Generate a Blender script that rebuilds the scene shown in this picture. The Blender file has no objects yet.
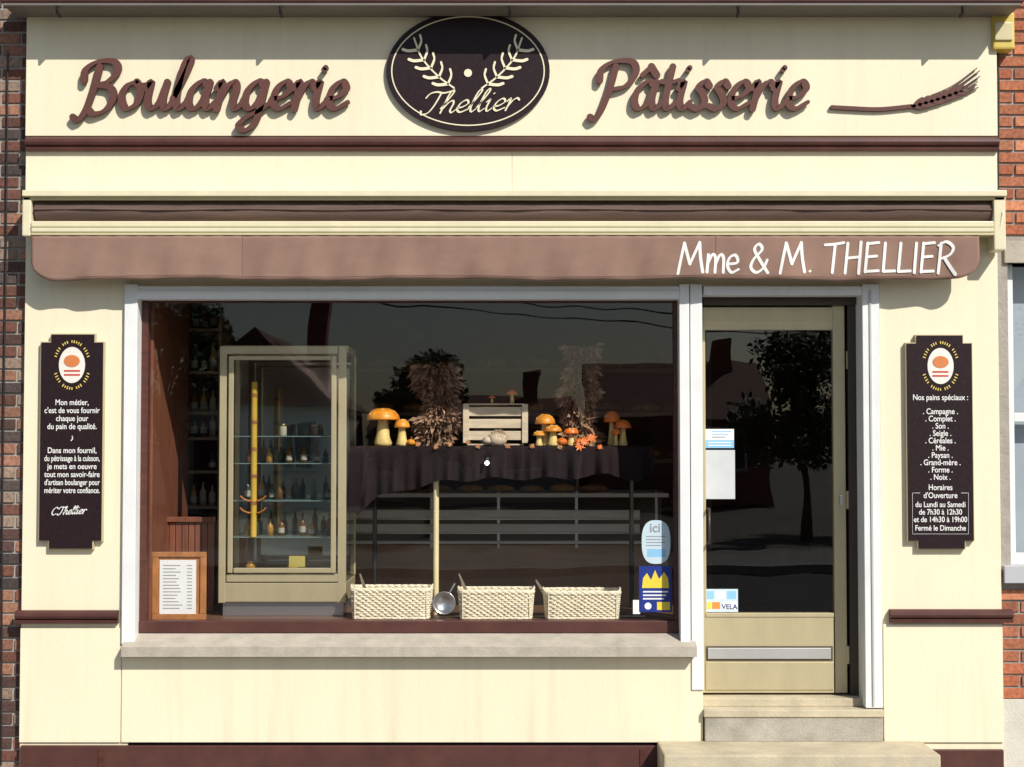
import bpy, bmesh, math, random
from mathutils import Vector, Matrix
random.seed(7)
S = bpy.context.scene
S.view_settings.view_transform = 'Standard'
COL = S.collection

# ---------------------------------------------------------------- camera
CY, CZ, PIT, FP = -8.5, 1.86, math.radians(2.15), 1530.0
def W(px, py, y=0.0):
    rx = (px-512); k = 383.5-py
    ry = math.cos(PIT)*FP - math.sin(PIT)*k
    rz = math.sin(PIT)*FP + math.cos(PIT)*k
    t = (y-CY)/ry
    return Vector((rx*t, y, CZ+rz*t))
def X(px, y=0.0, py=383): return W(px, py, y).x
def Z(py, y=0.0): return W(512, py, y).z
PX = 1/180.0
cam = bpy.data.cameras.new('camera'); co = bpy.data.objects.new('camera', cam); COL.objects.link(co)
co.location = (0, CY, CZ); co.rotation_euler = (math.pi/2+PIT, 0, 0)
cam.sensor_width = 36; cam.lens = 36*FP/1024; cam.clip_end = 2000
S.camera = co

# ---------------------------------------------------------------- materials
MC = {}
def mat(name, col, rough=.6, metal=0, var=.08, vs=3, bump=0, bs=60, spec=.5, stretch=(1,1,1), emis=0, dirt=0):
    if name in MC: return MC[name]
    m = bpy.data.materials.new(name); m.use_nodes = True
    nt = m.node_tree; N = nt.nodes; L = nt.links
    b = N['Principled BSDF']
    b.inputs['Roughness'].default_value = rough; b.inputs['Metallic'].default_value = metal
    b.inputs['Specular IOR Level'].default_value = spec
    tc = N.new('ShaderNodeTexCoord'); mp = N.new('ShaderNodeMapping'); mp.inputs['Scale'].default_value = stretch
    L.new(tc.outputs['Object'], mp.inputs['Vector'])
    no = N.new('ShaderNodeTexNoise'); no.inputs['Scale'].default_value = vs; no.inputs['Detail'].default_value = 8; no.inputs['Roughness'].default_value = .65
    L.new(mp.outputs[0], no.inputs['Vector'])
    cr = N.new('ShaderNodeValToRGB'); cr.color_ramp.elements[0].position = .3; cr.color_ramp.elements[1].position = .7
    cr.color_ramp.elements[0].color = tuple(max(0, c*(1-var)) for c in col)+(1,)
    cr.color_ramp.elements[1].color = tuple(min(1, c*(1+var)) for c in col)+(1,)
    L.new(no.outputs['Fac'], cr.inputs['Fac']); last = cr.outputs['Color']
    if dirt:
        m2 = N.new('ShaderNodeMapping'); m2.inputs['Scale'].default_value = (9, 9, .5); L.new(tc.outputs['Object'], m2.inputs['Vector'])
        n3 = N.new('ShaderNodeTexNoise'); n3.inputs['Scale'].default_value = 1.6; n3.inputs['Detail'].default_value = 6; L.new(m2.outputs[0], n3.inputs['Vector'])
        r3 = N.new('ShaderNodeValToRGB'); r3.color_ramp.elements[0].position = .50; r3.color_ramp.elements[1].position = .80
        r3.color_ramp.elements[0].color = (0,0,0,1); r3.color_ramp.elements[1].color = (1,1,1,1); L.new(n3.outputs['Fac'], r3.inputs['Fac'])
        sx = N.new('ShaderNodeSeparateXYZ'); L.new(tc.outputs['Object'], sx.inputs[0])
        mr = N.new('ShaderNodeMapRange'); mr.inputs['From Min'].default_value = .1; mr.inputs['From Max'].default_value = .75; mr.inputs['To Min'].default_value = 1.0; mr.inputs['To Max'].default_value = .35
        L.new(sx.outputs['Z'], mr.inputs['Value'])
        mu = N.new('ShaderNodeMath'); mu.operation = 'MULTIPLY'; L.new(r3.outputs[0], mu.inputs[0]); L.new(mr.outputs[0], mu.inputs[1])
        mu2 = N.new('ShaderNodeMath'); mu2.operation = 'MULTIPLY'; mu2.inputs[1].default_value = dirt; L.new(mu.outputs[0], mu2.inputs[0])
        mx = N.new('ShaderNodeMix'); mx.data_type = 'RGBA'; L.new(mu2.outputs[0], mx.inputs['Factor']); L.new(last, mx.inputs[6])
        mx.inputs[7].default_value = (col[0]*.55, col[1]*.52, col[2]*.50, 1); last = mx.outputs[2]
    L.new(last, b.inputs['Base Color'])
    if emis:
        b.inputs['Emission Color'].default_value = tuple(col)+(1,); b.inputs['Emission Strength'].default_value = emis
    if bump:
        n2 = N.new('ShaderNodeTexNoise'); n2.inputs['Scale'].default_value = bs; n2.inputs['Detail'].default_value = 5
        L.new(mp.outputs[0], n2.inputs['Vector'])
        bp = N.new('ShaderNodeBump'); bp.inputs['Strength'].default_value = bump; bp.inputs['Distance'].default_value = .01
        L.new(n2.outputs['Fac'], bp.inputs['Height']); L.new(bp.outputs['Normal'], b.inputs['Normal'])
    MC[name] = m; return m

CREAM = mat('cream_paint', (.81,.725,.52), .55, var=.045, vs=1.3, bump=.10, bs=70, stretch=(1,1,.45), dirt=.36)
CREAM2 = mat('cream_rail_paint', (.72,.65,.44), .4, var=.07, vs=6, dirt=.3)
BROWN = mat('brown_red_paint', (.085,.032,.026), .45, var=.22, vs=6, spec=.35)
LETTER = mat('letter_brown', (.115,.046,.036), .55, var=.12, vs=9, spec=.3)
PLUM = mat('plum_sign_enamel', (.020,.010,.012), .45, var=.35, vs=60, spec=.22)
IVORY = mat('ivory_paint', (.80,.72,.50), .5, var=.03)
WHITE = mat('white_frame_paint', (.76,.76,.74), .4, var=.06, vs=4, dirt=.3)
WHITETXT = mat('white_lettering', (.80,.78,.74), .6, var=.06, vs=30)
YELTXT = mat('yellow_lettering', (.75,.55,.12), .6)
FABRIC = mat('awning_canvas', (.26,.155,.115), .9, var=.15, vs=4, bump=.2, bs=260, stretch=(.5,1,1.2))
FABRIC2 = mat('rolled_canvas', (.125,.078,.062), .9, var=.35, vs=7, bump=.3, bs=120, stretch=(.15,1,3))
STONE = mat('sill_stone', (.42,.37,.30), .8, var=.18, vs=9, bump=.3, bs=90, dirt=.4)
STEP = mat('step_stone', (.50,.43,.30), .8, var=.22, vs=5, bump=.35, bs=110)
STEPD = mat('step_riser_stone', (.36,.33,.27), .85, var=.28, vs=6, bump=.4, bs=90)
ALU = mat('champagne_aluminium', (.54,.46,.28), .42, metal=.35, var=.08, vs=8, stretch=(1,1,.3))
STEEL = mat('brushed_steel', (.55,.55,.55), .3, metal=.9, var=.08, vs=20, stretch=(.2,1,3))
DKWOOD = mat('dark_red_wood', (.075,.022,.014), .45, var=.35, vs=6, stretch=(1,1,8))
REDWOOD = mat('red_wood_panel', (.19,.065,.034), .5, var=.3, vs=5, stretch=(6,6,.5))
OAK = mat('oak_frame', (.40,.16,.05), .5, var=.3, vs=10, stretch=(3,3,1))
DARK = mat('dark_gap', (.012,.010,.010), .7)
CLOTH = mat('dark_tablecloth', (.016,.009,.010), .9, var=.3, vs=8, bump=.2, bs=200, spec=.2)
PAPER = mat('paper', (.78,.78,.76), .7, var=.03)
INK = mat('grey_ink', (.28,.28,.30), .8)
BLACK = mat('black_metal', (.015,.013,.012), .5)
CRATEW = mat('pale_crate_wood', (.66,.54,.38), .75, var=.2, vs=14, stretch=(.4,1,5))
WICKER = mat('pale_wicker', (.84,.75,.56), .65, var=.16, vs=40)
MORTAR = mat('mortar', (.33,.30,.26), .9, var=.15, vs=15, bump=.4)
INTW = mat('interior_wall', (.20,.095,.06), .8, var=.2)
INTC = mat('interior_ceiling', (.12,.06,.045), .8)
INTF = mat('interior_floor_tile', (.32,.26,.19), .35, var=.2)
ASPH = mat('asphalt', (.05,.05,.052), .9, var=.25, vs=3, bump=.5, bs=200)
PAVE = mat('pavement_concrete', (.24,.23,.21), .9, var=.2, vs=4, bump=.4, bs=140)
KERB = mat('kerb_stone', (.33,.32,.30), .85, var=.15)

def glassmat(name, tint, f0):
    """thin pane: Schlick reflectance, same from both sides"""
    m = bpy.data.materials.new(name); m.use_nodes = True
    nt = m.node_tree; N = nt.nodes; L = nt.links; N.clear()
    def M(op, a, b=None):
        n = N.new('ShaderNodeMath'); n.operation = op
        for i, s in enumerate((a, b)):
            if s is None: continue
            if isinstance(s, (int, float)): n.inputs[i].default_value = s
            else: L.new(s, n.inputs[i])
        return n.outputs[0]
    o = N.new('ShaderNodeOutputMaterial'); mx = N.new('ShaderNodeMixShader')
    t = N.new('ShaderNodeBsdfTransparent'); t.inputs[0].default_value = tint+(1,)
    g = N.new('ShaderNodeBsdfGlossy'); g.inputs['Roughness'].default_value = .0
    ge = N.new('ShaderNodeNewGeometry'); vm = N.new('ShaderNodeVectorMath'); vm.operation = 'DOT_PRODUCT'
    L.new(ge.outputs['Normal'], vm.inputs[0]); L.new(ge.outputs['Incoming'], vm.inputs[1])
    c = M('ABSOLUTE', vm.outputs['Value']); p = M('POWER', M('SUBTRACT', 1.0, c), 5.0)
    fac = M('ADD', M('MULTIPLY', p, 1-f0), f0)
    tc = N.new('ShaderNodeTexCoord'); nz = N.new('ShaderNodeTexNoise'); nz.inputs['Scale'].default_value = 2.2; nz.inputs['Detail'].default_value = 1
    L.new(tc.outputs['Object'], nz.inputs['Vector'])
    bp = N.new('ShaderNodeBump'); bp.inputs['Strength'].default_value = .12; bp.inputs['Distance'].default_value = .01
    L.new(nz.outputs['Fac'], bp.inputs['Height']); L.new(bp.outputs['Normal'], g.inputs['Normal'])
    L.new(fac, mx.inputs[0]); L.new(t.outputs[0], mx.inputs[1]); L.new(g.outputs[0], mx.inputs[2]); L.new(mx.outputs[0], o.inputs[0])
    return m
GLASS = glassmat('window_glass', (.96,.96,.95), .062)
GLASSD = glassmat('door_glass', (.74,.70,.62), .085)
GLASSC = glassmat('cabinet_glass', (.90,.93,.92), .10)
def mirrormat():
    return mat('cabinet_mirror', (.35,.38,.38), .05, metal=1, var=.02)

# ---------------------------------------------------------------- helpers
def link(o, parent=None, m=None):
    COL.objects.link(o)
    if parent: o.parent = parent
    if m: o.data.materials.append(m)
    return o
def grp(name, parent=None):
    e = bpy.data.objects.new(name, None); e.empty_display_size = .1
    return link(e, parent)
def meshobj(name, verts, faces, m=None, parent=None, smooth=False):
    me = bpy.data.meshes.new(name); me.from_pydata([tuple(v) for v in verts], [], faces); me.update()
    if smooth:
        for p in me.polygons: p.use_smooth = True
    return link(bpy.data.objects.new(name, me), parent, m)
def box(name, x0, x1, y0, y1, z0, z1, m, parent=None, bev=.003):
    if x0 > x1: x0, x1 = x1, x0
    if z0 > z1: z0, z1 = z1, z0
    if y0 > y1: y0, y1 = y1, y0
    bm = bmesh.new(); bmesh.ops.create_cube(bm, size=1)
    for v in bm.verts:
        v.co = Vector(((x0+x1)/2+v.co.x*(x1-x0), (y0+y1)/2+v.co.y*(y1-y0), (z0+z1)/2+v.co.z*(z1-z0)))
    if bev:
        b = min(bev, .45*min(x1-x0, y1-y0, z1-z0))
        bmesh.ops.bevel(bm, geom=bm.edges[:], offset=b, segments=2, affect='EDGES', profile=.6)
    me = bpy.data.meshes.new(name); bm.to_mesh(me); bm.free()
    return link(bpy.data.objects.new(name, me), parent, m)
def pbox(name, px0, py0, px1, py1, yf, yb, m, parent=None, bev=.003):
    return box(name, X(px0, yf, (py0+py1)/2), X(px1, yf, (py0+py1)/2), yf, yb, Z(py1, yf), Z(py0, yf), m, parent, bev)
def lathe(name, prof, loc, m, parent=None, n=24, sc=(1,1,1)):
    v = []; f = []
    for r, z in prof:
        for i in range(n):
            a = 2*math.pi*i/n
            v.append((loc[0]+r*math.cos(a)*sc[0], loc[1]+r*math.sin(a)*sc[1], loc[2]+z*sc[2]))
    for k in range(len(prof)-1):
        for i in range(n):
            j = (i+1) % n
            f.append((k*n+i, k*n+j, (k+1)*n+j, (k+1)*n+i))
    return meshobj(name, v, f, m, parent, True)
def tube(name, pts, r, m, parent=None, cyc=False, res=2):
    cu = bpy.data.curves.new(name, 'CURVE'); cu.dimensions = '3D'; cu.bevel_depth = r; cu.bevel_resolution = res; cu.use_fill_caps = True
    if pts and not isinstance(pts[0][0], (int, float)): runs = pts
    else: runs = [pts]
    for run in runs:
        s = cu.splines.new('POLY'); s.points.add(len(run)-1)
        for p, q in zip(s.points, run): p.co = (q[0], q[1], q[2], 1)
        s.use_cyclic_u = cyc
    return link(bpy.data.objects.new(name, cu), parent, m)
def extrude_poly(name, pts, yf, yb, m, parent=None, bev=0):
    bm = bmesh.new()
    vs = [bm.verts.new((p[0], yf, p[1])) for p in pts]
    f = bm.faces.new(vs)
    r = bmesh.ops.extrude_face_region(bm, geom=[f])
    for g in r['geom']:
        if isinstance(g, bmesh.types.BMVert): g.co.y = yb
    bmesh.ops.recalc_face_normals(bm, faces=bm.faces[:])
    me = bpy.data.meshes.new(name); bm.to_mesh(me); bm.free()
    return link(bpy.data.objects.new(name, me), parent, m)
def ellipse(cx, cz, rx, rz, n=64):
    return [(cx+rx*math.cos(2*math.pi*i/n), cz+rz*math.sin(2*math.pi*i/n)) for i in range(n)]

# ---- stroke lettering
def catmull(P, n=8):
    if len(P) == 2:
        return [(P[0][0]+(P[1][0]-P[0][0])*i/3, P[0][1]+(P[1][1]-P[0][1])*i/3) for i in range(4)]
    Q = [(2*P[0][0]-P[1][0], 2*P[0][1]-P[1][1])]+list(P)+[(2*P[-1][0]-P[-2][0], 2*P[-1][1]-P[-2][1])]
    out = []
    for i in range(1, len(Q)-2):
        p0, p1, p2, p3 = Q[i-1:i+3]
        for k in range(n):
            t = k/n
            out.append(tuple(.5*((2*p1[d])+(-p0[d]+p2[d])*t+(2*p0[d]-5*p1[d]+4*p2[d]-p3[d])*t*t+(-p0[d]+3*p1[d]-3*p2[d]+p3[d])*t**3) for d in (0, 1)))
    out.append(tuple(P[-1])); return out
def strokes_mesh(name, strokes, w, nib, base, yf, depth, m, parent=None, side=None):
    V = []; F = []; sideF = set()
    for si, P in enumerate(strokes):
        c = catmull(P); y0 = yf-si*.00025
        n = len(c); hw = []; st = len(V)
        for i, p in enumerate(c):
            a = c[max(0, i-1)]; b = c[min(n-1, i+1)]
            dx, dz = b[0]-a[0], b[1]-a[1]; l = math.hypot(dx, dz) or 1e-6; dx /= l; dz /= l
            h = w*(base+(1-base)*abs(math.sin(math.atan2(dz, dx)-nib))); hw.append(h)
            nx, nz = -dz*h, dx*h
            V += [(p[0]+nx, y0, p[1]+nz), (p[0]-nx, y0, p[1]-nz), (p[0]+nx, yf+depth, p[1]+nz), (p[0]-nx, yf+depth, p[1]-nz)]
        for i in range(n-1):
            a = st+4*i; b = a+4
            F.append((a, a+1, b+1, b))
            for q_ in ((a, b, b+2, a+2), (a+1, a+3, b+3, b+1)): sideF.add(len(F)); F.append(q_)
        for e in (0, n-1):
            s = len(V); K = 14; h = hw[e]
            for yy in (y0-.0001, yf+depth):
                for k in range(K):
                    t = 2*math.pi*k/K; V.append((c[e][0]+h*math.cos(t), yy, c[e][1]+h*math.sin(t)))
            F.append(tuple(s+k for k in range(K)))
            for k in range(K): sideF.add(len(F)); F.append((s+k, s+(k+1) % K, s+K+(k+1) % K, s+K+k))
    o = meshobj(name, V, F, m, parent)
    if side:
        o.data.materials.append(side)
        for i in sideF: o.data.polygons[i].material_index = 1
    return o
A_ = [(.66,.82),(.42,.99),(.12,.66),(.10,.2),(.32,.02),(.56,.32),(.70,.95)]
G = {
 'o': ([[(.50,.96),(.2,.84),(.06,.45),(.28,.03),(.62,.2),(.68,.66),(.50,.95)], [(.60,.84),(.86,.86)]], .84),
 'u': ([[(-.02,.72),(.14,.96),(.14,.3),(.32,.02),(.56,.28),(.70,.95)], [(.70,.95),(.66,.3),(.80,.02),(1.02,.25)]], .99),
 'l': ([[(.0,.35),(.26,1.15),(.38,1.66),(.28,1.80),(.16,1.4),(.12,.4),(.26,.02),(.48,.24)]], .48),
 'a': ([A_, [(.70,.95),(.65,.3),(.79,.02),(1.0,.25)]], .97),
 'n': ([[(-.02,.72),(.13,.97),(.16,.6),(.12,0)], [(.14,.3),(.36,.82),(.58,.96),(.68,.7),(.64,.22),(.78,.02),(.98,.25)]], .96),
 'g': ([A_, [(.70,.95),(.64,.1),(.56,-.45),(.28,-.74),(.02,-.58),(.22,-.3),(.62,-.06),(.98,.25)]], .97),
 'e': ([[(.04,.36),(.36,.44),(.60,.72),(.42,.98),(.14,.72),(.09,.25),(.34,.02),(.74,.25)]], .73),
 'r': ([[(-.02,.72),(.13,.97),(.16,.6),(.12,0)], [(.14,.3),(.32,.80),(.52,.97),(.66,.84)]], .70),
 'i': ([[(-.02,.72),(.14,.96),(.11,.3),(.24,.02),(.46,.25)], [(.20,1.38),(.25,1.46)]], .48),
 't': ([[(.18,1.5),(.13,.35),(.26,.02),(.50,.25)], [(-.10,.97),(.20,.95),(.48,1.04)]], .50),
 's': ([[(.52,.82),(.36,.99),(.18,.78),(.36,.52),(.46,.22),(.28,.0),(.02,.10)]], .62),
 'h': ([[(.0,.35),(.26,1.15),(.38,1.66),(.28,1.80),(.16,1.4),(.09,0)], [(.12,.3),(.34,.82),(.55,.96),(.65,.7),(.61,.22),(.75,.02),(.95,.25)]], .93),
 'B': ([[(.46,1.50),(.40,.8),(.26,.0),(.06,-.38),(-.14,-.28)], [(.0,1.02),(.0,1.40),(.36,1.68),(.92,1.68),(1.10,1.36),(.86,1.0),(.50,.86)], [(.50,.86),(.96,.76),(1.12,.40),(.94,-.02),(.56,-.16),(.30,.02)]], 1.34),
 'P': ([[(.46,1.50),(.40,.8),(.24,.0),(.06,-.36),(-.10,-.28)], [(.0,1.02),(.0,1.40),(.36,1.68),(.96,1.68),(1.16,1.30),(.92,.84),(.50,.70)]], 1.20),
 'T': ([[(-.15,1.25),(0,1.6),(.35,1.72),(.8,1.62),(1.25,1.75)], [(.66,1.66),(.55,.7),(.35,.08),(.0,-.05),(-.12,.2)]], 1.0),
 'C': ([[(.95,1.4),(.7,1.7),(.25,1.35),(.05,.6),(.35,.0),(.9,.25)]], 1.0),
 '.': ([[(.1,.03),(.14,.06)]], .35), ' ': ([], .4),
}
G['â'] = (G['a'][0]+[[(.18,1.20),(.44,1.50)], [(.44,1.50),(.66,1.20)]], .97)
H = {
 'M': ([[(0,-.05),(.10,.5),(.2,1.0)], [(.2,1.0),(.45,.28)], [(.45,.28),(.80,1.02)], [(.80,1.02),(.86,.5),(.97,.0)]], 1.12),
 'T': ([[(0,.94),(.35,.96),(.74,1.02)], [(.40,.97),(.33,-.02)]], .80),
 'H': ([[(.10,1.0),(.05,-.03)], [(.62,1.04),(.58,-.05)], [(.06,.48),(.60,.53)]], .78),
 'E': ([[(.10,1.0),(.05,.0)], [(.10,.98),(.54,1.02)], [(.08,.52),(.47,.55)], [(.05,.02),(.55,.04)]], .70),
 'L': ([[(.10,1.0),(.05,.02)], [(.05,.02),(.52,.04)]], .62),
 'I': ([[(.10,1.0),(.06,-.02)]], .28),
 'R': ([[(.10,1.0),(.05,-.03)], [(.0,.92),(.30,1.05),(.58,.86),(.46,.60),(.10,.46)], [(.26,.5),(.70,-.08)]], .72),
 'm': ([[(.05,.6),(.02,0)], [(.04,.3),(.20,.6),(.34,.5),(.35,0)], [(.36,.3),(.52,.6),(.66,.5),(.68,0)]], .80),
 'e': ([[(.06,.28),(.42,.34),(.34,.58),(.12,.52),(.03,.25),(.20,.0),(.48,.10)]], .55),
 '&': ([[(.70,-.02),(.40,.38),(.14,.78),(.30,.97),(.44,.78),(.12,.44),(.03,.16),(.25,-.01),(.52,.14),(.66,.42)]], .80),
 '.': ([[(.06,.02),(.09,.04)]], .25), ' ': ([], .38),
}
def word(name, txt, font, x0, x1, zb, xh, w, slant, nib, base, yf, depth, m, parent=None, rise=0, side=None):
    S_ = []; cx = 0
    for ch in txt:
        st, adv = font[ch]
        for s in st: S_.append([(cx+p[0]+p[1]*slant, p[1]) for p in s])
        cx += adv
    xs = [p[0] for s in S_ for p in s]; a, b = min(xs), max(xs); k = (x1-x0)/(b-a)
    out = [[(x0+(p[0]-a)*k, zb+p[1]*xh+rise*(p[0]-a)/(b-a)) for p in s] for s in S_]
    return strokes_mesh(name, out, w, nib, base, yf, depth, m, parent, side)
def text(name, body, x, y, z, size, m, parent, align='CENTER', off=.0, sx=1.0, maxw=None):
    cu = bpy.data.curves.new(name, 'FONT'); cu.body = body; cu.size = size; cu.align_x = align; cu.offset = off; cu.extrude = .0004
    o = bpy.data.objects.new(name, cu); link(o, parent, m); o.location = (x, y, z); o.rotation_euler = (math.pi/2, 0, 0)
    if maxw:
        bpy.context.view_layer.update(); wd = o.dimensions.x
        if wd*sx > maxw: sx = maxw/wd
    o.scale = (sx, 1, 1)
    return o

# ================================================================ BAKERY
bak = grp('bakery_building')
xL, xR = X(24), X(999)
wx0, wx1 = X(131), X(697)
dxR = X(880)
ZT = 5.2
zA = Z(286); zS = Z(645)
box('wall_left', xL, wx0, 0, .3, 0, ZT, CREAM, bak)
box('wall_right', dxR, xR, 0, .3, 0, ZT, CREAM, bak)
box('wall_above', wx0, dxR, .001, .3, zA, ZT, CREAM, bak, 0)
jx = X(121, -.012, 700)
box('apron_panel', xL, jx-.003, -.012, .0, Z(742), Z(628), CREAM, bak, .0025)
box('apron_panel', jx+.003, X(703, -.012, 700), -.012, .3, Z(742), Z(657), CREAM, bak, .0025)
box('apron_core', wx0, X(701), .02, .28, .02, zS-.03, DARK, bak, 0)
box('apron_panel', X(884,-.012,700), xR, -.012, 0, Z(742), Z(624), CREAM, bak, .0025)
pm = X(512)
box('fascia_panel', xL, pm-.0008, -.015, 0, Z(192), Z(149), CREAM, bak, .0015)
box('fascia_panel', pm+.0008, xR, -.015, 0, Z(192), Z(149), CREAM, bak, .0015)
box('fascia_board', xL, xR, -.03, 0, Z(137), ZT-.3, CREAM, bak, .003)
def moulding(name, xa, xb, py0, py1, d, par):
    z0, z1 = Z(py1, -d), Z(py0, -d); h = z1-z0
    prof = [(-.0,z0),(-d*.75,z0),(-d*.8,z0+h*.22),(-d*.6,z0+h*.3),(-d*.9,z0+h*.42),(-d,z0+h*.6),(-d*.95,z0+h*.82),(-d*.6,z1),(0,z1)]
    v = []; f = []
    for x in (xa, xb):
        for y, z in prof: v.append((x, y, z))
    n = len(prof)
    for i in range(n-1): f.append((i, i+1, n+i+1, n+i))
    f.append(tuple(range(n))); f.append(tuple(range(2*n-1, n-1, -1)))
    return meshobj(name, v, f, BROWN, par)
moulding('fascia_moulding', X(25), X(999.5), 136, 150, .055, bak)
moulding('dado_moulding', X(17,0,617), X(119,0,617), 611, 624, .05, bak)
moulding('dado_moulding', X(889,0,617), X(1011,0,617), 610, 623, .05, bak)
c0 = Z(5, -.25)
box('cornice', X(11), X(1013), -.27, -.0, c0+.012, c0+.10, BROWN, bak, .008)
box('cornice_lip', X(14), X(1010), -.262, -.0, c0-.006, c0+.011, mat('cornice_grey',(.16,.14,.12),.6), bak, .003)
for px in (60, 282, 510, 737, 960):
    xx = X(px, -.2, 10)
    tube('cornice_hook', [(xx, -.25, c0-.004), (xx, -.25, c0-.04), (xx, -.20, c0-.05)], .009, BLACK, bak)
box('upper_wall', xL, xR, -.001, .3, ZT, ZT+2.6, CREAM, bak)
box('roof', X(-10), X(1034), -.25, 6, ZT+2.6, ZT+2.75, mat('zinc_roof',(.25,.26,.27),.5), bak)
box('plinth', X(20,-.03,755), X(664,-.03,755), -.03, 0, 0, Z(746,-.03), BROWN, bak, .004)
box('plinth', X(932,-.03,755), X(1004,-.03,755), -.03, 0, 0, Z(750,-.03), BROWN, bak, .004)
for px in (98, 640): box('plinth_bracket', X(px,-.034,760), X(px+6,-.034,760), -.036, -.03, 0, Z(747,-.03)-.01, DKWOOD, bak, .002)
fr = -.03
pbox('frame_post', 123, 284, 136, 644, fr, .10, WHITE, bak)
pbox('frame_head', 136.6, 286, 679.4, 299, fr+.004, .10, WHITE, bak)
pbox('frame_head_lip', 136.6, 291, 679.4, 293, fr-.004, fr+.004, WHITE, bak, .001)
pbox('frame_post', 680, 284, 690, 652, fr, .11, WHITE, bak)
pbox('frame_post', 691, 284, 703, 690, fr+.008, .13, WHITE, bak)
pbox('frame_head', 703.6, 286, 862, 295, fr+.004, .10, WHITE, bak)
pbox('frame_post', 864, 284, 881, 708, fr+.004, .16, WHITE, bak)
pbox('frame_post_rib', 871, 290, 873, 706, fr-.003, fr+.003, mat('grey_rib',(.45,.45,.44),.5), bak, .001)  # rib in plain grey, darker than the post
pbox('sash_post', 139, 300, 147, 634, .07, .14, DKWOOD, bak)
pbox('sash_post', 674, 300, 679, 634, .07, .14, DKWOOD, bak)
pbox('sash_head', 137, 298, 679, 302, .07, .14, DKWOOD, bak)
pbox('sash_rail', 137, 621, 679, 633, .06, .14, BROWN, bak, .005)
sv = []
for x in (X(121,-.09,650), X(697,-.09,650)):
    sv += [(x,.07,Z(633,.07)), (x,-.09,Z(647,-.09)), (x,-.09,Z(657,-.09)), (x,.07,Z(657,-.09))]
meshobj('stone_sill', sv, [(0,1,5,4),(1,2,6,5),(2,3,7,6),(0,3,2,1),(4,5,6,7),(3,0,4,7)], STONE, bak)
pbox('sill_joint', 403, 647.5, 403.8, 657, -.0915, -.085, STEPD, bak, 0)
meshobj('window_glass', [(X(141),.10,Z(630)),(X(679),.10,Z(630)),(X(679),.10,Z(299)),(X(141),.10,Z(299))], [(0,1,2,3)], GLASS, bak)
# ---------------- door
yd = .16
dl = grp('door', bak)
pbox('door_outer_head', 703.5, 296, 862, 305, .12, .22, mat('dark_bronze',(.06,.045,.035),.4,metal=.3), dl)
pbox('door_jamb', 849, 305, 862, 700, .14, .22, MC['dark_bronze'], dl)
pbox('door_top_rail', 703, 307, 843, 330, yd, yd+.05, ALU, dl, .004)
pbox('door_top_bead', 703, 318, 834, 320, yd-.004, yd+.004, ALU, dl, .001)
pbox('door_stile', 834, 305.5, 846, 693, yd-.004, yd+.052, ALU, dl, .004)
pbox('door_stile', 696, 307, 706, 693, yd+.001, yd+.05, ALU, dl, .004)
pbox('door_bottom_panel', 706, 613, 834, 693, yd, yd+.05, ALU, dl, .004)
pbox('door_panel_bead', 706, 613, 834, 617, yd-.005, yd+.004, ALU, dl, .002)
pbox('door_kick_rail', 706, 662, 834, 690, yd-.006, yd+.004, ALU, dl, .003)
pbox('letter_slot', 706, 646, 833, 661, yd-.004, yd+.006, mat('dark_bronze2',(.10,.08,.05),.5), dl, .002)
pbox('letter_flap', 708, 648, 831, 659, yd-.013, yd-.006, mat('letter_flap_metal',(.62,.61,.58),.35,metal=.6), dl, .003)
meshobj('door_glass', [tuple(W(706,613,yd+.02)),tuple(W(834,613,yd+.02)),tuple(W(834,330,yd+.02)),tuple(W(706,330,yd+.02))], [(0,1,2,3)], GLASSD, dl)
tube('door_pull', [(X(709,yd-.05,450),yd,Z(545)),(X(709,yd-.05,450),yd-.05,Z(545)),(X(709,yd-.05,450),yd-.05,Z(510)),(X(709,yd-.05,450),yd,Z(510))], .008, MC['dark_bronze'], dl)
box('lock', X(838,yd), X(842,yd), yd-.015, yd, Z(505,yd), Z(495,yd), STEEL, dl)
for py in (360, 500, 655): pbox('hinge', 846.5, py-9, 849.5, py+9, yd-.012, yd+.01, ALU, dl, .003)
st = grp('door_steps', bak)
box('threshold', X(697,.1,690), X(864,.1,690), .05, .3, .386, .432, STEP, st, .006)
box('upper_step', X(704,-.05,720), X(884,-.05,720), -.05, .3, .345, .386, STEP, st, .006)
box('upper_riser', X(705,-.04,720), X(883,-.04,720), -.042, .28, .212, .345, STEPD, st, .004)
box('lower_step', X(664,-.4,755), X(941,-.4,755), -.40, .0-.013, .0, .212, STEP, st, .01)

# ---------------- interior room
fz = .38
box('floor', xL+.05, xR-.05, .31, 5.2, fz-.1, fz, INTF, bak, 0)
box('ceiling', xL+.05, xR-.05, .31, 5.2, 3.0, 3.1, INTC, bak, 0)
box('back_wall', xL+.05, xR-.05, 5.2, 5.3, fz, 3.0, INTW, bak, 0)
box('side_wall', xL-.05, xL+.05, .31, 5.2, fz, 3.0, INTW, bak, 0)
box('side_wall', xR-.05, xR+.05, .31, 5.2, fz, 3.0, INTW, bak, 0)
plz = Z(621, .12)
box('window_ledge', X(137), X(697), .141, .95, plz-.06, plz, mat('ledge_wood',(.16,.08,.045),.4,var=.3,vs=5,stretch=(.5,5,1)), bak, .004)
box('ledge_front', X(137), X(697), .9, .94, fz, plz-.062, DKWOOD, bak, 0)
box('window_side_panel', X(133), X(147)+.0, .145, 1.1, plz, 3.0, REDWOOD, bak, .003)
for i in range(9):
    xa = X(152,.45,570)+i*.038
    box('slat_panel', xa, xa+.034, .55, .57, plz, Z(522,.55), REDWOOD, bak, .004)
box('slat_panel_cap', X(150,.5,520), X(212,.5,520), .53, .60, Z(522,.55)+.001, Z(518,.55)+.006, REDWOOD, bak, .003)

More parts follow.
